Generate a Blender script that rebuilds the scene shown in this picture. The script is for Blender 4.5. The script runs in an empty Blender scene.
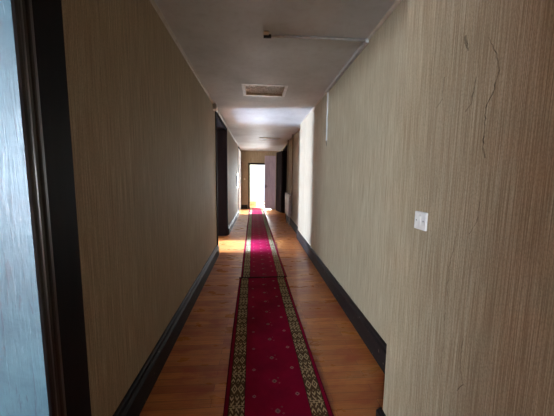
import bpy, bmesh, math, random
from mathutils import Matrix, Vector
random.seed(7)
C = bpy.context.scene.collection
PI = math.pi

# ------------------------------------------------------------------ helpers
def lin(c):
    c = c / 255.0
    return c / 12.92 if c <= 0.04045 else ((c + 0.055) / 1.055) ** 2.4
def rgb(r, g, b): return (lin(r), lin(g), lin(b), 1.0)

def add_box(bm, x0, x1, y0, y1, z0, z1):
    vs = [bm.verts.new(p) for p in ((x0,y0,z0),(x1,y0,z0),(x1,y1,z0),(x0,y1,z0),(x0,y0,z1),(x1,y0,z1),(x1,y1,z1),(x0,y1,z1))]
    for f in ((0,3,2,1),(4,5,6,7),(0,1,5,4),(1,2,6,5),(2,3,7,6),(3,0,4,7)):
        bm.faces.new([vs[i] for i in f])
def add_prism(bm, pts, axis, a, b):
    """closed outline pts (2D) extruded along axis from a to b"""
    def P(p, t):
        if axis == 'x': return (t, p[0], p[1])
        if axis == 'y': return (p[0], t, p[1])
        return (p[0], p[1], t)
    r0 = [bm.verts.new(P(p, a)) for p in pts]; r1 = [bm.verts.new(P(p, b)) for p in pts]
    n = len(pts)
    for i in range(n): bm.faces.new([r0[i], r0[(i+1) % n], r1[(i+1) % n], r1[i]])
    bm.faces.new(r0[::-1]); bm.faces.new(r1)
def add_tube(bm, pts, r, n=10):
    """round tube along a polyline, ends closed"""
    pts = [Vector(p) for p in pts]; rings = []
    for i, p in enumerate(pts):
        t = (pts[min(i+1, len(pts)-1)] - pts[max(i-1, 0)]).normalized()
        up = Vector((0,0,1)) if abs(t.z) < .9 else Vector((1,0,0))
        u = t.cross(up).normalized(); v = t.cross(u)
        rings.append([bm.verts.new(p + u*(r*math.cos(2*PI*k/n)) + v*(r*math.sin(2*PI*k/n))) for k in range(n)])
    for a, b in zip(rings, rings[1:]):
        for k in range(n): bm.faces.new([a[k], a[(k+1) % n], b[(k+1) % n], b[k]])
    bm.faces.new(rings[0][::-1]); bm.faces.new(rings[-1])
def obj(name, bm, mat, parent=None, bevel=0.0, smooth=False):
    bmesh.ops.recalc_face_normals(bm, faces=bm.faces[:])
    if bevel:
        es = [e for e in bm.edges if len(e.link_faces) == 2 and e.calc_face_angle(0) > .5]
        bmesh.ops.bevel(bm, geom=es, offset=bevel, segments=2, affect='EDGES', profile=.5)
    me = bpy.data.meshes.new(name); bm.to_mesh(me); bm.free()
    if smooth:
        for p in me.polygons: p.use_smooth = True
    me.materials.append(mat)
    o = bpy.data.objects.new(name, me); C.objects.link(o)
    if parent is not None: o.parent = parent
    return o
def boxes(name, lst, mat, parent=None, bevel=0.0):
    bm = bmesh.new()
    for b in lst: add_box(bm, *b)
    return obj(name, bm, mat, parent, bevel)
def empty(name, loc=(0,0,0), rz=0):
    o = bpy.data.objects.new(name, None); C.objects.link(o)
    o.location = loc; o.rotation_euler = (0,0,rz); return o
def tag(o, label, cat, group=None):
    o['label'] = label; o['category'] = cat
    if group: o['group'] = group
    return o
def struct(o):
    o['kind'] = 'structure'; return o

# ------------------------------------------------------------------ node helpers
class N:
    def __init__(s, name):
        s.m = bpy.data.materials.new(name); s.m.use_nodes = True
        s.t = s.m.node_tree; s.t.nodes.clear()
        s.out = s.t.nodes.new('ShaderNodeOutputMaterial')
        s.b = s.t.nodes.new('ShaderNodeBsdfPrincipled')
        s.t.links.new(s.b.outputs[0], s.out.inputs[0])
        tc = s.t.nodes.new('ShaderNodeTexCoord'); s.obj = tc.outputs['Object']
        sep = s.t.nodes.new('ShaderNodeSeparateXYZ'); s.t.links.new(s.obj, sep.inputs[0])
        s.x, s.y, s.z = sep.outputs
    def put(s, sock, v):
        if hasattr(v, 'is_output'): s.t.links.new(v, sock)
        else: sock.default_value = v
    def M(s, op, a, b=0.0, c=0.0):
        n = s.t.nodes.new('ShaderNodeMath'); n.operation = op
        s.put(n.inputs[0], a); s.put(n.inputs[1], b); s.put(n.inputs[2], c); return n.outputs[0]
    def vec(s, x, y, z):
        n = s.t.nodes.new('ShaderNodeCombineXYZ')
        s.put(n.inputs[0], x); s.put(n.inputs[1], y); s.put(n.inputs[2], z); return n.outputs[0]
    def noise(s, v, scale=1.0, detail=2.0, rough=.5, dist=0.0):
        n = s.t.nodes.new('ShaderNodeTexNoise'); s.put(n.inputs['Vector'], v)
        n.inputs['Scale'].default_value = scale; n.inputs['Detail'].default_value = detail
        n.inputs['Roughness'].default_value = rough; n.inputs['Distortion'].default_value = dist
        return n.outputs['Fac']
    def ramp(s, f, a, b, lo=0.0, hi=1.0):
        n = s.t.nodes.new('ShaderNodeMapRange'); n.clamp = True
        s.put(n.inputs[0], f)
        for i, v in zip((1,2,3,4), (a,b,lo,hi)): n.inputs[i].default_value = v
        return n.outputs[0]
    def mix(s, f, a, b, mode='MIX'):
        n = s.t.nodes.new('ShaderNodeMix'); n.data_type = 'RGBA'; n.blend_type = mode
        s.put(n.inputs[0], f); s.put(n.inputs[6], a); s.put(n.inputs[7], b); return n.outputs[2]
    def bump(s, h, strength=.2, dist=.002):
        n = s.t.nodes.new('ShaderNodeBump'); s.put(n.inputs['Height'], h)
        n.inputs['Strength'].default_value = strength; n.inputs['Distance'].default_value = dist
        s.t.links.new(n.outputs[0], s.b.inputs['Normal'])
    def done(s, color, rough=.5, spec=.5, metal=0.0):
        s.put(s.b.inputs['Base Color'], color); s.put(s.b.inputs['Roughness'], rough)
        s.put(s.b.inputs['Specular IOR Level'], spec); s.b.inputs['Metallic'].default_value = metal
        return s.m

def mat_wallpaper():
    n = N('striped wallpaper'); u = n.M('ADD', n.x, n.y)
    fine = n.noise(n.vec(n.M('MULTIPLY', u, 300), n.M('MULTIPLY', n.z, 3.2), 0), 1, 2, .5)
    thread = n.noise(n.vec(n.M('MULTIPLY', u, 330), n.M('MULTIPLY', n.z, 3), 7.3), 1, 1, .5)
    grain = n.noise(n.vec(n.M('MULTIPLY', u, 260), n.M('MULTIPLY', n.z, 120), 1.7), 1, 2, .6)
    band = n.noise(n.vec(n.M('MULTIPLY', u, 22), n.M('MULTIPLY', n.z, .5), 3.1), 1, 3, .5)
    # wallpaper strips of half a metre with slightly different ageing
    strip = n.t.nodes.new('ShaderNodeTexWhiteNoise'); strip.noise_dimensions = '1D'
    n.put(strip.inputs['W'], n.M('FLOOR', n.M('DIVIDE', n.M('ADD', u, .11), .53)))
    col = n.mix(n.ramp(fine, .36, .66), rgb(140,121,94), rgb(186,167,137))
    col = n.mix(n.ramp(thread, .56, .66, 0, .5), col, rgb(212,200,172))
    col = n.mix(n.ramp(grain, .4, .7, 0, .45), col, rgb(112,98,74))
    col = n.mix(n.ramp(band, .35, .7, 0, .22), col, rgb(124,106,80))
    col = n.mix(n.M('MULTIPLY', strip.outputs[0], .14), col, rgb(104,92,78))
    age = n.noise(n.obj, .9, 4, .6)
    col = n.mix(n.ramp(age, .45, .75, 0, .3), col, rgb(130,112,86))
    n.bump(fine, .35, .0015)
    return n.done(col, .75, .2)
def mat_ceiling():
    n = N('old gloss ceiling paint')
    a = n.noise(n.obj, 1.3, 5, .6); b = n.noise(n.obj, 14, 3, .6)
    brush = n.noise(n.vec(n.M('MULTIPLY', n.x, 30), n.M('MULTIPLY', n.y, 4), 0), 1, 3, .5)
    col = n.mix(n.ramp(a, .35, .7), rgb(190,192,188), rgb(166,166,160))
    col = n.mix(n.ramp(b, .5, .8, 0, .25), col, rgb(140,128,114))
    n.bump(brush, .12, .004)
    return n.done(col, n.ramp(a, .3, .7, .54, .66), .6)
def mat_floor():
    n = N('parquet strips')
    def brick(c1, c2, w, h, mort):
        t = n.t.nodes.new('ShaderNodeTexBrick'); n.t.links.new(n.obj, t.inputs['Vector'])
        t.inputs['Color1'].default_value = c1; t.inputs['Color2'].default_value = c2
        t.inputs['Mortar'].default_value = rgb(50,26,14); t.inputs['Scale'].default_value = 1
        t.inputs['Mortar Size'].default_value = mort; t.inputs['Mortar Smooth'].default_value = .3
        t.inputs['Brick Width'].default_value = w; t.inputs['Row Height'].default_value = h
        t.offset = .37; return t
    t = brick(rgb(216,138,68), rgb(172,92,42), .82, .067, .0012)
    grain = n.noise(n.vec(n.M('MULTIPLY', n.x, 5), n.M('MULTIPLY', n.y, 90), 0), 1, 4, .6)
    blotch = n.noise(n.vec(n.M('MULTIPLY', n.x, 3), n.M('MULTIPLY', n.y, 7), 0), 1, 4, .6)
    col = n.mix(n.ramp(grain, .35, .75, 0, .5), t.outputs[0], rgb(128,70,36))
    col = n.mix(n.ramp(blotch, .50, .66, 0, .75), col, rgb(158,62,28))
    col = n.mix(n.ramp(blotch, .28, .45, .4, 0), col, rgb(198,146,92))
    n.bump(n.M('SUBTRACT', grain, t.outputs['Fac']), .1, .001)
    return n.done(col, n.ramp(blotch, .3, .7, .24, .38), .6)
def mat_plain(name, c, rough=.5, spec=.4, c2=None, scale=12, lo=.45, hi=.7, bump=0, metal=0):
    n = N(name); f = n.noise(n.obj, scale, 4, .6)
    c2 = c2 or tuple(v*.75 for v in c[:3]) + (1,)
    if bump: n.bump(f, bump, .003)
    return n.done(n.mix(n.ramp(f, lo, hi), c, c2), rough, spec, metal)
def mat_wood(name, c, c2, rough=.4, spec=.4):
    n = N(name)
    f = n.noise(n.vec(n.M('MULTIPLY', n.x, 30), n.M('MULTIPLY', n.y, 30), n.M('MULTIPLY', n.z, 2.5)), 1, 4, .6)
    n.bump(f, .15, .002)
    return n.done(n.mix(n.ramp(f, .4, .65), c, c2), rough, spec)
def mat_baseboard():
    n = N('dark painted skirting')
    f = n.noise(n.vec(n.M('MULTIPLY', n.x, 20), n.M('MULTIPLY', n.y, 3), n.M('MULTIPLY', n.z, 20)), 1, 4, .6)
    w = n.noise(n.obj, 26, 3, .6)
    col = n.mix(n.ramp(f, .4, .7), rgb(25,19,18), rgb(38,30,27))
    col = n.mix(n.ramp(w, .66, .72, 0, .6), col, rgb(120,108,98))
    return n.done(col, .55, .15)
def mat_blue():
    n = N('chipped pale blue paint')
    a = n.noise(n.obj, 7, 5, .65, .4)
    v = n.noise(n.vec(n.M('MULTIPLY', n.x, 60), n.M('MULTIPLY', n.y, 60), n.M('MULTIPLY', n.z, 5)), 1, 4, .65, .6)
    col = n.mix(n.ramp(a, .35, .7), rgb(60,86,92), rgb(38,62,70))
    col = n.mix(n.ramp(v, .59, .62, 0, .85), col, rgb(46,58,66))
    col = n.mix(n.ramp(v, .30, .36, .7, 0), col, rgb(92,112,118))
    n.bump(v, .5, .003)
    return n.done(col, .4, .45)
def mat_rug():
    n = N('red runner weave'); M = n.M
    x, y = n.x, n.y; ax = M('ABSOLUTE', x)
    def rng(v, a, b): return M('MULTIPLY', M('GREATER_THAN', v, a), M('LESS_THAN', v, b))
    def cell(v, p, off=0.0): return M('SUBTRACT', M('FRACT', M('DIVIDE', M('ADD', v, 40*p + off), p)), .5)
    weave = n.noise(n.vec(M('MULTIPLY', x, 260), M('MULTIPLY', y, 260), 0), 1, 2)
    wear = n.noise(n.obj, 3, 4, .6)
    red = n.mix(n.ramp(wear, .35, .7), rgb(140,14,46), rgb(112,10,38))
    red = n.mix(n.ramp(weave, .4, .7, 0, .3), red, rgb(96,4,26))
    # scattered small flowers in three staggered columns
    def flower(cx_, off, r):
        dx = M('SUBTRACT', x, cx_); dy = M('MULTIPLY', cell(y, .255, off), .255)
        return M('ADD', M('POWER', M('ABSOLUTE', dx), 1.3), M('POWER', M('ABSOLUTE', dy), 1.3)), r ** 1.3
    col = red
    for cx_, off, r, c in ((-.150,.1275,.014,rgb(150,128,118)), (.150,.1275,.016,rgb(166,146,130)), (0,0,.019,rgb(138,128,108)),
                           (.036,.02,.008,rgb(176,104,98)), (-.036,-.02,.008,rgb(146,60,64)), (.03,-.03,.007,rgb(120,110,90))):
        d, R = flower(cx_, off, r)
        col = n.mix(M('MULTIPLY', M('LESS_THAN', d, R), .5), col, c)
        col = n.mix(M('LESS_THAN', d, R*.22), col, rgb(60,40,40))
    # patterned border
    u = M('DIVIDE', M('SUBTRACT', ax, .2665), .0545)              # -1..1 across the border
    per = .30; v = M('MULTIPLY', cell(y, per), 2.0)                # -1..1 along one repeat
    au = M('ABSOLUTE', u); av = M('ABSOLUTE', v)
    # pair of diamonds
    dd = M('ADD', M('DIVIDE', M('ABSOLUTE', M('SUBTRACT', au, .42)), .42), M('DIVIDE', av, .30))
    dia = M('ADD', rng(dd, .62, 1.0), M('LESS_THAN', dd, .25))
    # stepped hooks: nested chevrons broken into blocks
    tri = M('PINGPONG', M('MULTIPLY', u, 1.5), .5)
    ch = M('FRACT', M('ADD', M('MULTIPLY', av, 3.6), M('MULTIPLY', tri, 1.6)))
    blk = M('GREATER_THAN', M('SINE', M('MULTIPLY', M('ADD', u, M('MULTIPLY', av, .35)), 9.5)), -.55)
    hook = M('MULTIPLY', M('MULTIPLY', M('LESS_THAN', ch, .46), blk), M('GREATER_THAN', av, .34))
    bars = M('MULTIPLY', rng(av, .93, .965), M('LESS_THAN', au, .9))
    pat = M('MINIMUM', M('ADD', M('ADD', dia, hook), bars), 1.0)
    pat = M('MULTIPLY', pat, M('LESS_THAN', au, .9))
    bcol = n.mix(n.ramp(weave, .35, .7), rgb(92,70,46), rgb(68,50,36))
    bcol = n.mix(pat, bcol, n.mix(wear, rgb(196,172,132), rgb(158,134,100)))
    bcol = n.mix(M('GREATER_THAN', au, .93), bcol, rgb(40,22,22))
    col = n.mix(rng(ax, .212, .321), col, bcol)
    col = n.mix(M('GREATER_THAN', ax, .342), col, rgb(84,16,28))
    n.bump(weave, .4, .002)
    return n.done(col, .95, .02)
def mat_stain():
    n = N('brown water stain'); f = n.noise(n.obj, 60, 3, .6)
    tr = n.t.nodes.new('ShaderNodeBsdfTransparent'); mx = n.t.nodes.new('ShaderNodeMixShader')
    n.put(mx.inputs[0], n.ramp(f, .3, .65, .2, .65))
    n.t.links.new(tr.outputs[0], mx.inputs[1]); n.t.links.new(n.b.outputs[0], mx.inputs[2])
    n.t.links.new(mx.outputs[0], n.out.inputs[0])
    return n.done(rgb(104,66,28), .8, .1)
def mat_glass():
    n = N('window glass')
    tr = n.t.nodes.new('ShaderNodeBsdfTransparent'); gl = n.t.nodes.new('ShaderNodeBsdfGlossy'); gl.inputs['Roughness'].default_value = .03
    mx = n.t.nodes.new('ShaderNodeMixShader'); mx.inputs[0].default_value = .06
    n.t.links.new(tr.outputs[0], mx.inputs[1]); n.t.links.new(gl.outputs[0], mx.inputs[2]); n.t.links.new(mx.outputs[0], n.out.inputs[0])
    return n.m

PAPER = mat_wallpaper(); CEIL = mat_ceiling(); FLOOR = mat_floor(); BASE = mat_baseboard(); BLUE = mat_blue(); RUG = mat_rug()
STAIN = mat_stain(); GLASS = mat_glass()
BLACK = mat_wood('near black painted timber', rgb(15,11,13), rgb(20,15,16), .6, .12)
BEAD = mat_wood('dark brown worn timber', rgb(28,22,21), rgb(52,44,40), .35, .5)
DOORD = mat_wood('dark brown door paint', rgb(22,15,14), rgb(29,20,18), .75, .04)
DOORG = mat_wood('grey violet door paint', rgb(176,164,174), rgb(156,144,156), .45, .4)
WHITE = mat_plain('white plastic', rgb(226,222,214), .35, .5, rgb(210,204,194))
DUCT = mat_plain('off white cable duct', rgb(172,166,158), .45, .4, rgb(150,142,132))
TRIMM = mat_plain('pale ceiling trim', rgb(170,156,136), .5, .4, rgb(150,134,112))
FOIL = mat_plain('crumpled pale sheet', rgb(232,228,222), .35, .6, rgb(186,180,174), 34, .4, .65, .6)
HOUS = mat_plain('beige lamp housing', rgb(208,194,172), .5, .4)
RAD = mat_plain('grey radiator enamel', rgb(150,138,130), .45, .5, rgb(128,116,108))
PIPE = mat_plain('brown painted pipe', rgb(132,108,82), .5, .4)
PLAST = mat_plain('pale greenish plaster', rgb(222,234,222), .8, .2, rgb(212,224,210), 3)
ROOMW = mat_plain('whitewashed plaster', rgb(206,204,198), .8, .2, rgb(190,186,178), 3)
FRAMEW = mat_plain('white window paint', rgb(228,228,224), .4, .4)
YEL = mat_wood('yellow ochre skirting', rgb(214,194,146), rgb(200,178,126), .5, .4)
DARK = mat_plain('dark socket', rgb(34,30,28), .5, .4)
GREYB = mat_plain('slate blue panel face', rgb(70,76,92), .4, .5, rgb(58,62,76))
MARK = mat_plain('switch marking grey', rgb(110,104,98), .5, .3)

# ------------------------------------------------------------------ setting
H = 2.79; XL = -.785; XR = 1.02; TL = .30
struct(boxes('floor', [(-6.15,4,3.2,17.2,-.12,0),(-9.6,4,-12.15,3.2,-.12,0)], FLOOR))
panels = [(.10, 4.115)]                     # recessed ceiling panel (centre x, y)
PW, PL = .285, .225                        # half sizes of the hole
cb = [(-9.6,4,-12.15,3.2,H,H+.2)]; ys = 3.2
for (px, py) in panels:
    cb += [(-6.15,4,ys,py-PL,H,H+.2), (-6.15,px-PW,py-PL,py+PL,H,H+.2), (px+PW,4,py-PL,py+PL,H,H+.2)]; ys = py+PL
cb.append((-6.15,4,ys,17.2,H,H+.2))
struct(boxes('ceiling', cb, CEIL))

Y_END = 12.9
# left wall with three openings
op1, op2, op3 = (-1.85, 1.0, 2.5), (5.2, 6.85, 2.70), (10.95, 12.72, 2.72)
lw = [(XL-TL,XL,-4.5,op1[0],0,H)]
for a, b in ((op1,op2),(op2,op3)): lw.append((XL-TL,XL,a[1],b[0],0,H))
lw.append((XL-TL,XL,op3[1],Y_END+.2,0,H))
for o in (op1,op2,op3): lw.append((XL-TL,XL,o[0],o[1],o[2],H))
struct(boxes('wall_left', lw, PAPER))
struct(boxes('wall_shade_sill', [(XL-TL,XL,op1[0],.928,0,.25)], BLUE))  # unseen low wall, added to shade the near floor
# right wall: a pier close by, the long wall, then the set-back part with a doorway
XP, YP, YC, XB = .79, 1.465, 6.52, 1.09
op4 = (9.95, 11.35, 2.68)
bm = bmesh.new()
add_prism(bm, [(XP,-4.5),(1.3,-4.5),(1.3,YP),(XP+.006,YP),(XP+.0018,YP-.002),(XP,YP-.007)], 'z', 0, H)
pier = struct(obj('wall_pier', bm, PAPER))
struct(boxes('wall_right', [(XR,1.3,YP,YC,0,H),(XB,1.3,YC,op4[0],0,H),(XB,1.3,op4[1],Y_END+.2,0,H),(XB,1.3,op4[0],op4[1],op4[2],H)], PAPER))
struct(boxes('wall_end', [(XL,-.40,Y_END,Y_END+.2,0,H),(-.40,.70,Y_END,Y_END+.2,2.17,H),(.70,XB,Y_END,Y_END+.2,0,H)], PAPER))
struct(boxes('wall_rear', [(XL,XP,-4.6,-4.5,0,H)], PAPER))

# skirting
def skirting(name, pts, flip, h=.2, t=.04, mat=BASE):
    """pts: list of ((x, y0, y1)) runs along y; flip=+1 projects to +x"""
    bm = bmesh.new()
    for (x, y0, y1, hh, tt) in pts:
        p = [(x,0),(x+flip*tt,0),(x+flip*tt,hh*.78),(x+flip*tt*.62,hh*.86),(x+flip*tt*.55,hh*.96),(x+flip*tt*.3,hh),(x,hh)]
        add_prism(bm, p, 'y', y0, y1)
    return struct(obj(name, bm, mat))
skirting('baseboard_left', [(XL,1.15,5.11,.2,.045),(XL,6.94,10.87,.2,.045)], 1)
skirting('baseboard_right', [(XR,YP,YC,.21,.032),(XB,YC,9.87,.2,.03),(XB,11.43,Y_END,.2,.03)], -1)
skirting('baseboard_pier', [(XP,-4.5,YP+.012,.062,.034)], -1)
bm = bmesh.new(); add_prism(bm, [(Y_END,0),(Y_END-.03,0),(Y_END-.03,.17),(Y_END-.012,.2),(Y_END,.2)], 'x', XL, -.48)
struct(obj('baseboard_end', bm, BASE))
# thin ceiling trims
bm = bmesh.new()
for y0, y1 in ((1.0,5.11),(5.11,Y_END)):
    add_prism(bm, [(XL,H),(XL,H-.022),(XL+.010,H-.018),(XL+.022,H)], 'y', y0, y1)
struct(obj('trim_1', bm, TRIMM))
bm = bmesh.new()
add_prism(bm, [(XR,H),(XR,H-.022),(XR-.010,H-.018),(XR-.022,H)], 'y', YP, 2.52)
add_prism(bm, [(XR,H),(XR,H-.018),(XR-.008,H-.014),(XR-.018,H)], 'y', 3.98, YC)
struct(obj('trim_2', bm, TRIMM))

# near doorway on the left: blue reveal, dark bead and casing
d1 = struct(empty('door_1', (XL, 1.0, 0)))
def part_world(name, bm, mat, parent, **k):
    o = obj(name, bm, mat, None, **k); o.parent = parent
    o.matrix_parent_inverse = Matrix.Translation(-Vector(parent.location)); return o
ZT = 2.5
bm = bmesh.new()
add_box(bm, XL-TL, -.752, .93, 1.0, 0, ZT)
part_world('blue_jamb', bm, BLUE, d1)['label'] = 'chipped pale blue jamb'
bm = bmesh.new()
prof = [(-.7525,.930),(-.7465,.936),(-.744,.945),(-.744,.954),(-.747,.963),(-.7505,.969),(-.7505,.981),(-.7475,.986),(-.746,.992),(-.747,1.0)]
prof += [(-.748,1.006),(-.7525,1.006)]
add_prism(bm, prof, 'z', 0, ZT+.15)
part_world('jamb_bead', bm, BEAD, d1)
bm = bmesh.new(); add_box(bm, -.80, -.75, 1.004, 1.152, 0, ZT+.15); add_box(bm, -.80, -.75, -1.85, 1.004, ZT+.002, ZT+.15)
part_world('casing', bm, BLACK, d1)

# tall doorway further along on the left, leaf folded into the room
def doorway(name, x, sgn, y0, y1, zt, cw, mat, depth, lining=None):
    d = struct(empty(name, (x, y0, 0)))
    bm = bmesh.new(); f = x + sgn*.018; b = x - sgn*.004
    xa, xb = min(f,b), max(f,b)
    add_box(bm, xa, xb, y0-cw, y0, 0, zt+.03); add_box(bm, xa, xb, y1, y1+cw, 0, zt+.03); add_box(bm, xa, xb, y0, y1, zt, zt+.03)
    part_world('casing', bm, mat, d)
    bm = bmesh.new(); r0, r1 = sorted((x + sgn*.002, x - sgn*depth))
    add_box(bm, r0, r1, y0, y0+.03, 0, zt); add_box(bm, r0, r1, y1-.03, y1, 0, zt); add_box(bm, r0, r1, y0+.03, y1-.03, zt-.03, zt)
    part_world('jamb_lining', bm, lining or mat, d)
    return d
def leaf(name, w, h, mat, hinge, ang, parent=None, arched=False, z0=.015):
    """panelled leaf: local x from the hinge, thickness along local y"""
    t = .042
    e = empty(name, (hinge[0], hinge[1], z0), ang)
    bm = bmesh.new(); s = .11
    rails = [(0,.20),(h*.40,h*.40+.12),(h-.13,h)]
    add_box(bm, 0, s, -t/2, t/2, 0, h); add_box(bm, w-s, w, -t/2, t/2, 0, h)
    for a, b in rails: add_box(bm, s, w-s, -t/2, t/2, a, b)
    if arched:
        n = 12; xc = w/2; rr = (w-2*s)/2; zb = h-.13
        for k in range(n):       # spandrels that turn the top panel into an arch
            a0 = xc - rr + 2*rr*k/n; a1 = xc - rr + 2*rr*(k+1)/n
            f = lambda q: zb - .16 + .14*math.sqrt(max(0, 1-((q-xc)/rr)**2))
            add_prism(bm, [(a0,f(a0)),(a1,f(a1)),(a1,zb),(a0,zb)], 'y', -t/2, t/2)
    o = obj('leaf_frame', bm, mat, e)
    bm = bmesh.new()
    for a, b in ((.20,h*.40),(h*.40+.12,h-.13)):
        add_box(bm, s, w-s, -t/2+.014, t/2-.014, a, b)
        add_box(bm, s+.045, w-s-.045, -t/2+.006, t/2-.006, a+.045, b-(.20 if (arched and b > h/2) else .045))
    obj('leaf_panel', bm, mat, e)
    bm = bmesh.new(); hx = w-.055
    add_box(bm, hx-.02, hx+.02, -t/2-.006, t/2+.006, 1.0, 1.16)
    add_tube(bm, [(hx,-t/2-.004,1.09),(hx,-t/2-.05,1.09),(hx-.10,-t/2-.05,1.09)], .008, 8)
    add_tube(bm, [(hx,t/2+.004,1.09),(hx,t/2+.05,1.09),(hx-.10,t/2+.05,1.09)], .008, 8)
    hd = obj('door_handle', bm, DARK, e)
    return e
doorway('door_2', XL, 1, op2[0], op2[1], op2[2], .08, DOORD, TL)
l2 = leaf('door_leaf', .80, 2.64, DOORD, (XL-TL-.03, 6.79), PI + .52)
tag(l2, 'dark brown panelled door leaf folded into the room through the tall left doorway', 'door')
doorway('door_3', XL, 1, op3[0], op3[1], op3[2], .07, DOORD, TL, FRAMEW)
doorway('door_4', XB, -1, op4[0], op4[1], op4[2], .08, DOORD, .2)
l4 = leaf('door_leaf', .80, 2.64, DOORD, (XB-.04, 11.40), math.radians(103))
tag(l4, 'dark brown door leaf swung out of the right doorway beyond the radiator', 'door')
l5 = leaf('door_leaf', .52, 2.52, DOORG, (.86, 12.72), PI, arched=True, z0=.03)
tag(l5, 'grey door leaf with arched panel standing open before the bright end doorway', 'door')
d5 = struct(empty('door_5', (-.40, Y_END, 0)))
bm = bmesh.new()
add_box(bm, -.44, -.37, Y_END-.025, Y_END+.2, 0, 2.21); add_box(bm, -.37, .67, Y_END-.025, Y_END+.2, 2.14, 2.21); add_box(bm, .67, .74, Y_END-.025, Y_END+.2, 0, 2.21)
part_world('casing', bm, DOORD, d5)

# ------------------------------------------------------------------ rooms added off the corridor to light it, with their windows
def wall_with_window(name, axis, at, t, a0, a1, win, mat):
    """wall along x (axis 'x', at = y) or along y (axis 'y', at = x), thickness t beyond at"""
    w0, w1, z0, z1 = win; L = []
    for (p, q, zz0, zz1) in ((a0,w0,0,H),(w1,a1,0,H),(w0,w1,0,z0),(w0,w1,z1,H)):
        if q-p > .001 and zz1-zz0 > .001:
            lo, hi = min(at,at+t), max(at,at+t)
            L.append((p,q,lo,hi,zz0,zz1) if axis == 'x' else (lo,hi,p,q,zz0,zz1))
    return struct(boxes(name, L, mat))
def window(name, axis, at, win, bars=1, transom=None):
    w0, w1, z0, z1 = win
    wn = struct(empty(name, (w0, at, z0) if axis == 'x' else (at, w0, z0)))
    def bx(bm, p, q, a, b, d=.035):
        add_box(bm, p, q, at-d, at+d, a, b) if axis == 'x' else add_box(bm, at-d, at+d, p, q, a, b)
    bm = bmesh.new(); f = .06
    bx(bm, w0, w0+f, z0, z1); bx(bm, w1-f, w1, z0, z1); bx(bm, w0+f, w1-f, z0, z0+f); bx(bm, w0+f, w1-f, z1-f, z1)
    for k in range(bars):
        c = w0 + (w1-w0)*(k+1)/(bars+1); bx(bm, c-.025, c+.025, z0+f, z1-f, .03)
    if transom: bx(bm, w0+f, w1-f, transom-.025, transom+.025, .028)
    part_world('window_frame', bm, FRAMEW, wn)
    bm = bmesh.new(); bx(bm, w0+f, w1-f, z0+f, z1-f, .004)
    part_world('window_pane', bm, GLASS, wn)
def daylight(name, loc, rot, sx, sy, power, col):
    l = bpy.data.lights.new(name, 'AREA'); l.shape = 'RECTANGLE'; l.size = sx; l.size_y = sy; l.energy = power; l.color = col
    o = bpy.data.objects.new(name, l); C.objects.link(o); o.location = loc; o.rotation_euler = rot; return o
XI = XL-TL
# near hall, unseen; stretched so its window rakes the right wall
W1 = (-8.6,-6.4,.8,2.65)
wall_with_window('wall_hall_back', 'x', -12.0, -.1, -9.4, XI, W1, ROOMW); window('window_1', 'x', -12.05, W1, 1, 2.0)
struct(boxes('wall_hall_side', [(-9.5,-9.4,-12.1,3.2,0,H),(-9.4,XI,3.1,3.2,0,H),(XI,XL,-12.1,-4.5,0,H)], ROOMW))
# room with the tall window, opposite the bright strip
W2 = (5.45,6.45,.2,2.7)
wall_with_window('wall_room_back', 'y', -6.0, -.1, 4.2, 8.4, W2, ROOMW); window('window_2', 'y', -6.05, W2, 1, 2.1)
struct(boxes('wall_room_side', [(-6.0,XI,4.1,4.2,0,H),(-6.0,XI,8.4,8.5,0,H)], ROOMW))
# far left room
W3 = (10.9,12.5,.7,2.5)
wall_with_window('wall_far_back', 'y', -3.6, -.1, 10.2, 13.4, W3, ROOMW); window('window_3', 'y', -3.65, W3, 1, 2.0)
struct(boxes('wall_far_side', [(-3.6,XI,10.1,10.2,0,H),(-3.6,XI,13.4,13.5,0,H)], ROOMW))
# end room
Y2 = 14.7; W4 = (-.08,1.45,.04,2.45)
wall_with_window('wall_room_end', 'x', Y2, .12, -1.6, 2.2, W4, PLAST); window('window_4', 'x', Y2+.06, W4, 1, None)
struct(boxes('wall_room_flank', [(-1.7,-1.6,Y_END+.6,Y2+.12,0,H),(-1.6,XL-TL,Y_END+.6,Y_END+.7,0,H),(1.3,2.2,Y_END+.1,Y_END+.2,0,H)], PLAST))
W_FILL = (13.25,14.55,.6,2.4)  # window added out of view, only to brighten the end room
wall_with_window('wall_room_right', 'y', 2.2, .1, Y_END+.2, Y2+.12, W_FILL, PLAST); window('fill_window', 'y', 2.25, W_FILL, 1, None)
bm = bmesh.new(); add_box(bm, -1.6, -.08, Y2-.025, Y2, 0, .2); struct(obj('baseboard_room', bm, YEL))
# unlit room behind the right doorway, its darkness put into the wall colour
struct(boxes('wall_dark_room', [(2.6,2.7,9.4,12.0,0,H),(1.3,2.6,9.3,9.4,0,H),(1.3,2.6,12.0,12.1,0,H)], DOORD))

SKY = (.66,.81,1.0)
daylight('daylight_1', (-7.5,-12.3,1.75), (PI/2,0,0), 2.4, 2.1, 6600, SKY)
daylight('daylight_2', (-6.3,5.95,1.05), (PI/2,0,-PI/2), 1.1, 1.8, 2100, (.50,.665,1))
daylight('daylight_3', (-3.9,11.7,1.0), (PI/2,0,-PI/2), 1.7, .9, 170, (.9,.95,1))
daylight('fill_light', (2.6,13.9,1.5), (PI/2,0,PI/2), 1.2, 1.8, 120, (.95,.98,1))  # lamp behind the added flank window, lifts the end room wall
daylight('daylight_4', (.7,Y2+.35,1.3), (PI/2,0,PI), 1.7, 2.5, 420, (.93,.97,1))
s = bpy.data.lights.new('sun', 'SUN'); s.energy = 62.0; s.angle = math.radians(3); s.color = (.38,.64,1)
so = bpy.data.objects.new('sun', s); C.objects.link(so)
so.rotation_euler = Vector((1, -.02, -.42)).to_track_quat('-Z','Y').to_euler()
w = bpy.data.worlds.new('sky'); bpy.context.scene.world = w; w.use_nodes = True
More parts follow.
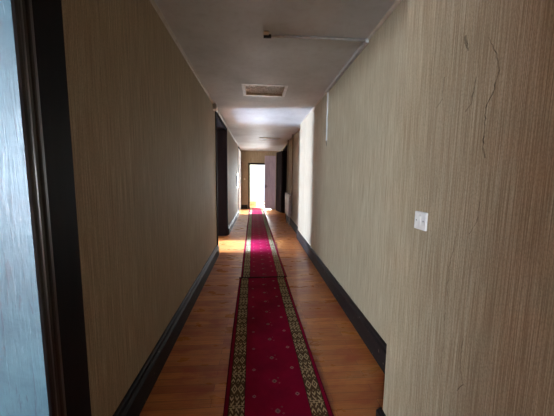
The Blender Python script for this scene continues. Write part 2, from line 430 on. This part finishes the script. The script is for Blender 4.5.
w.node_tree.nodes['Background'].inputs[0].default_value = (.75,.87,1,1); w.node_tree.nodes['Background'].inputs[1].default_value = 1.0

# ------------------------------------------------------------------ things
# runners
def runner(name, L, loc, ang, ripple, z, band):
    bm = bmesh.new(); nx, ny = 14, int(L/.05); g = []
    for j in range(ny+1):
        row = []
        for i in range(nx+1):
            x = -.35 + .7*i/nx; y = L*j/ny
            e = .004*math.sin(y*2.1+ripple)*(abs(x)/.35)
            k = min(1, max(0, (y-L+.55)/.28)) if band else 0; k = k*k*(3-2*k)
            zz = z + .0025*math.sin(y*3.3+ripple+x*2)+.0025 + .005*k*band
            row.append(bm.verts.new((x+e, y, zz)))
        g.append(row)
    for j in range(ny):
        for i in range(nx): bm.faces.new([g[j][i],g[j][i+1],g[j+1][i+1],g[j+1][i]])
    r = bmesh.ops.extrude_face_region(bm, geom=bm.faces[:])
    for v in [q for q in r['geom'] if isinstance(q, bmesh.types.BMVert)]: v.co.z -= .006
    root = empty(name, loc, ang)
    obj('carpet', bm, RUG, root, smooth=False)
    if band:
        bm = bmesh.new(); q = z + .0075 + .0025*math.sin(L*3.3+ripple)
        add_prism(bm, [(L-.004,q-.006),(L+.014,q-.006),(L+.016,q+.004),(L+.010,q+.009),(L-.004,q+.009)], 'x', -.352, .352)
        obj('binding', bm, DOORD, root)  # near-black edge band, also draws the shadow line at the seam
    return root
r1 = runner('carpet_runner', 3.45, (.162,.40,.0), math.radians(1.3), .4, .0075, True)
tag(r1, 'near length of red runner carpet with gold patterned borders, ending at the dark seam', 'carpet')
r2 = runner('carpet_runner', 9.5, (.102,3.876,.0), math.radians(.95), 2.0, .0062, False)
tag(r2, 'far length of red runner carpet leading to the bright end doorway', 'carpet')

# light switch on the pier
sw = tag(empty('light_switch', (XP, 1.206, 1.305)), 'white square light switch on the near right wall', 'light switch')
bm = bmesh.new(); add_box(bm, -.011, 0, -.044, .044, -.043, .043); obj('plate', bm, WHITE, sw, bevel=.003)
bm = bmesh.new(); add_prism(bm, [(-.0105,-.024),(-.0125,-.024),(-.0165,.024),(-.0105,.024)], 'y', -.010, .010); obj('rocker', bm, WHITE, sw)
for yy in (-.026,.026):
    bm = bmesh.new(); add_tube(bm, [(-.0108,yy,0),(-.0122,yy,0)], .0032, 10); obj('screw', bm, MARK, sw)
bm = bmesh.new(); add_box(bm, -.0118, -.0108, -.003, .004, .0265, .0285); obj('indicator_mark', bm, MARK, sw)
sw2 = tag(empty('light_switch', (-.62, Y_END, 1.44)), 'tiny pale switch on the end wall left of the bright doorway', 'light switch')
bm = bmesh.new(); add_box(bm, -.04, .04, -.011, 0, -.04, .04); obj('plate', bm, HOUS, sw2, bevel=.003)
bm = bmesh.new(); add_box(bm, -.012, .012, -.015, -.010, -.022, .022); obj('rocker', bm, HOUS, sw2)

# water stains on the pier paper (thin runs of brown on the wall itself)
def stain(pts, w):
    bm = bmesh.new(); P = []
    for (a, b) in zip(pts, pts[1:]):
        n = max(3, int(math.hypot(b[0]-a[0], b[1]-a[1])/.012))
        for k in range(n): t = k/n; P.append((a[0]+(b[0]-a[0])*t + random.uniform(-.003,.003), a[1]+(b[1]-a[1])*t))
    P.append(pts[-1]); prev = None; X = XP - .0006
    for (y, z) in P:
        ww = w*random.uniform(.35,1.3)
        cur = (bm.verts.new((X,y-ww/2,z)), bm.verts.new((X,y+ww/2,z)))
        if prev: bm.faces.new([prev[0],prev[1],cur[1],cur[0]])
        prev = cur
    o = obj('water_stain', bm, STAIN, pier); o['label'] = 'brown water stain'
stain([(.915,1.989),(.877,1.919),(.861,1.864),(.871,1.805),(.897,1.751),(.894,1.618),(.881,1.579)], .006)
stain([(1.024,2.05),(1.012,2.01),(1.004,1.985)], .012)
stain([(.954,1.874),(.966,1.783),(.990,1.759)], .006)
stain([(1.128,1.936),(1.130,1.843),(1.162,1.818)], .004)
stain([(.885,1.432),(.891,1.353),(.919,1.301)], .005)
stain([(.978,1.289),(1.004,1.155),(1.002,.915),(.995,.670)], .003)
stain([(.901,.898),(.901,.769),(.881,.723),(.906,.672)], .004)

# recessed ceiling panels
def ceiling_panel(px, py):
    e = empty('ceiling_light', (px, py, H)); a, b = PW, PL; c = .04
    bm = bmesh.new()
    add_box(bm, -a-c, a+c, -b-c, -b, -.004, -.0005); add_box(bm, -a-c, a+c, b, b+c, -.004, -.0005)
    add_box(bm, -a-c, -a, -b, b, -.004, -.0005); add_box(bm, a, a+c, -b, b, -.004, -.0005)
    obj('frame', bm, FRAMEW, e)
    bm = bmesh.new(); t = .008; d = .05
    add_box(bm, -a+.001, a-.001, -b+.001, -b+t, -.003, d); add_box(bm, -a+.001, a-.001, b-t, b-.001, -.003, d)
    add_box(bm, -a+.001, -a+t, -b+t, b-t, -.003, d); add_box(bm, a-t, a-.001, -b+t, b-t, -.003, d)
    add_box(bm, -a+.001, a-.001, -b+.001, b-.001, d, d+.006)
    obj('housing', bm, HOUS, e)
    bm = bmesh.new(); nx, ny = 36, 26; g = []
    for j in range(ny+1):
        g.append([bm.verts.new((-a+t+(2*a-2*t)*i/nx, -b+t+(2*b-2*t)*j/ny, d-.018+random.uniform(-.009,.009))) for i in range(nx+1)])
    for j in range(ny):
        for i in range(nx): bm.faces.new([g[j][i],g[j+1][i],g[j+1][i+1],g[j][i+1]])
    obj('crumpled_sheet', bm, FOIL, e)
    return e
tag(ceiling_panel(*panels[0]), 'square recessed ceiling light with pale frame and crumpled sheet, nearer one', 'ceiling light')
cp = tag(empty('ceiling_hatch', (.39, 8.98, H)), 'distant flat ceiling hatch beyond the tall left doorway', 'hatch')
bm = bmesh.new(); add_box(bm, -.33, .33, -.27, .27, -.014, -.0005); obj('cover', bm, CEIL, cp)
bm = bmesh.new()
for q in ((-.34,.34,-.29,-.271),(-.34,.34,.271,.29),(-.34,-.331,-.271,.271),(.331,.34,-.271,.271)): add_box(bm, *q, -.022, -.0005)
obj('frame', bm, HOUS, cp)

# bare lamp fitting and cable duct on the ceiling
lf = tag(empty('lamp_fitting', (.085, 2.55, H)), 'old bare lamp holder stub at the left end of the ceiling duct', 'lamp holder')
bm = bmesh.new(); add_box(bm, -.035, .012, -.055, -.005, -.014, 0); obj('base_block', bm, HOUS, lf, bevel=.004)
bm = bmesh.new(); add_tube(bm, [(-.035,.006,-.0165),(-.02,.006,-.0165),(.005,.005,-.0165),(.034,.005,-.0145)], .016, 12); obj('socket', bm, DARK, lf)
cd = tag(empty('cable_duct', (XR, 2.52, H)), 'white cable duct crossing the ceiling and dropping down the right wall', 'cable duct')
def cpart(name, lst, bevel=.002):
    bm = bmesh.new()
    for b in lst: add_box(bm, *b)
    o = obj(name, bm, DUCT, None, bevel=bevel); o.parent = cd; o.matrix_parent_inverse = Matrix.Translation(-Vector(cd.location))
bm = bmesh.new(); add_tube(bm, [(.118,2.555,H-.013),(.5,2.55,H-.012),(XR-.034,2.545,H-.013)], .0115, 10)
o = obj('ceiling_run', bm, DUCT, None, smooth=True); o.parent = cd; o.matrix_parent_inverse = Matrix.Translation(-Vector(cd.location))
cpart('corner_run', [(XR-.032,XR-.0005,2.53,3.97,H-.038,H-.0005)])
cpart('wall_drop', [(XR-.016,XR-.0005,3.92,3.945,2.06,H-.038)])
bm = bmesh.new(); add_tube(bm, [(XR-.008,3.932,2.062),(XR-.012,3.94,2.03),(XR-.006,3.925,2.0),(XR-.008,3.94,1.985)], .004, 6)
o = obj('loose_cable', bm, DARK, None); o.parent = cd; o.matrix_parent_inverse = Matrix.Translation(-Vector(cd.location))

# junction box at the top of the left wall
jb = tag(empty('junction_box', (XL, 4.93, H)), 'white junction box under the ceiling beside the tall left doorway', 'junction box')
bm = bmesh.new(); add_box(bm, -.004, .06, -.08, .08, -.105, 0); obj('cover', bm, WHITE, jb, bevel=.008)
bm = bmesh.new(); add_box(bm, .0605, .066, -.055, .055, -.085, -.03); obj('lid', bm, WHITE, jb)

# narrow panel on the left wall near the end
wp = tag(empty('wall_panel', (XL, 10.15, 1.1)), 'narrow slate panel with white ends on the left wall near the end', 'panel')
bm = bmesh.new(); add_box(bm, .0005, .035, -.22, .22, .1, .47); obj('panel_face', bm, GREYB, wp)
for z0, z1 in ((0,.1),(.47,.57)):
    bm = bmesh.new(); add_box(bm, .0005, .040, -.22, .22, z0, z1); obj('end_cap', bm, WHITE, wp, bevel=.006)

# sectional radiator in the set-back part of the right wall
rd = tag(empty('radiator', (XB, 8.5, 0)), 'grey sectional radiator low on the right wall with pipes rising above', 'radiator')
NS = 11; y0 = -.5; pitch = 1.0/NS
for k in range(NS):
    yc = y0 + pitch*(k+.5); bm = bmesh.new(); hw = pitch/2-.003
    out = [(-.145,.34),(-.138,.32),(-.060,.32),(-.05,.34),(-.05,1.0),(-.060,1.02),(-.138,1.02),(-.145,1.0)]
    add_prism(bm, out, 'y', yc-hw, yc+hw)
    obj('section', bm, RAD, rd, bevel=.006)
bm = bmesh.new()
for z in (.40,.94): add_tube(bm, [(-.095,-.52,z),(-.095,.52,z)], .022, 10)
obj('header_tube', bm, RAD, rd, smooth=True)
for yy in (-.36,.36):
    bm = bmesh.new(); add_box(bm, -.11, -.085, yy-.014, yy+.014, 0, .335); obj('leg', bm, RAD, rd)
for yy in (-.56,.62):
    bm = bmesh.new(); q = -.52 if yy < 0 else .52
    add_tube(bm, [(-.095,q-.003*(1 if yy>0 else -1),.94),(-.075,yy*.985,.945),(-.055,yy,1.0),(-.055,yy,1.5),(-.055,yy,H)], .018, 10)
    obj('riser_pipe', bm, PIPE, rd, smooth=True)

# ------------------------------------------------------------------ camera
f, cx, cy = 265.0, 277.0, 208.0
a = Vector(((257.5-cx)/f, (cy-178)/f, -1))
Ld = (a.x*(249-cx)/f + 1)/a.y*f
d = Vector(((249-cx)/f, -Ld/f, -1))
Yc = a.normalized(); Zc = (-d).normalized(); Xc = Yc.cross(Zc)
R = Matrix((Xc, Yc, Zc))                 # rows: world axes in camera space = camera-to-world rotation
cam = bpy.data.cameras.new('camera'); cam.sensor_fit = 'HORIZONTAL'; cam.sensor_width = 36; cam.lens = f/554*36; cam.clip_start = .02
co = bpy.data.objects.new('camera', cam); C.objects.link(co)
co.matrix_world = Matrix.Translation((0,0,1.5)) @ R.to_4x4()
sc = bpy.context.scene; sc.camera = co
sc.view_settings.view_transform = 'Standard'; sc.view_settings.look = 'None'; sc.view_settings.exposure = 0.68; sc.view_settings.gamma = 1
sc.view_settings.use_curve_mapping = False
sc.cycles.use_denoising = True; sc.cycles.use_light_tree = False; sc.cycles.max_bounces = 10; sc.cycles.diffuse_bounces = 8
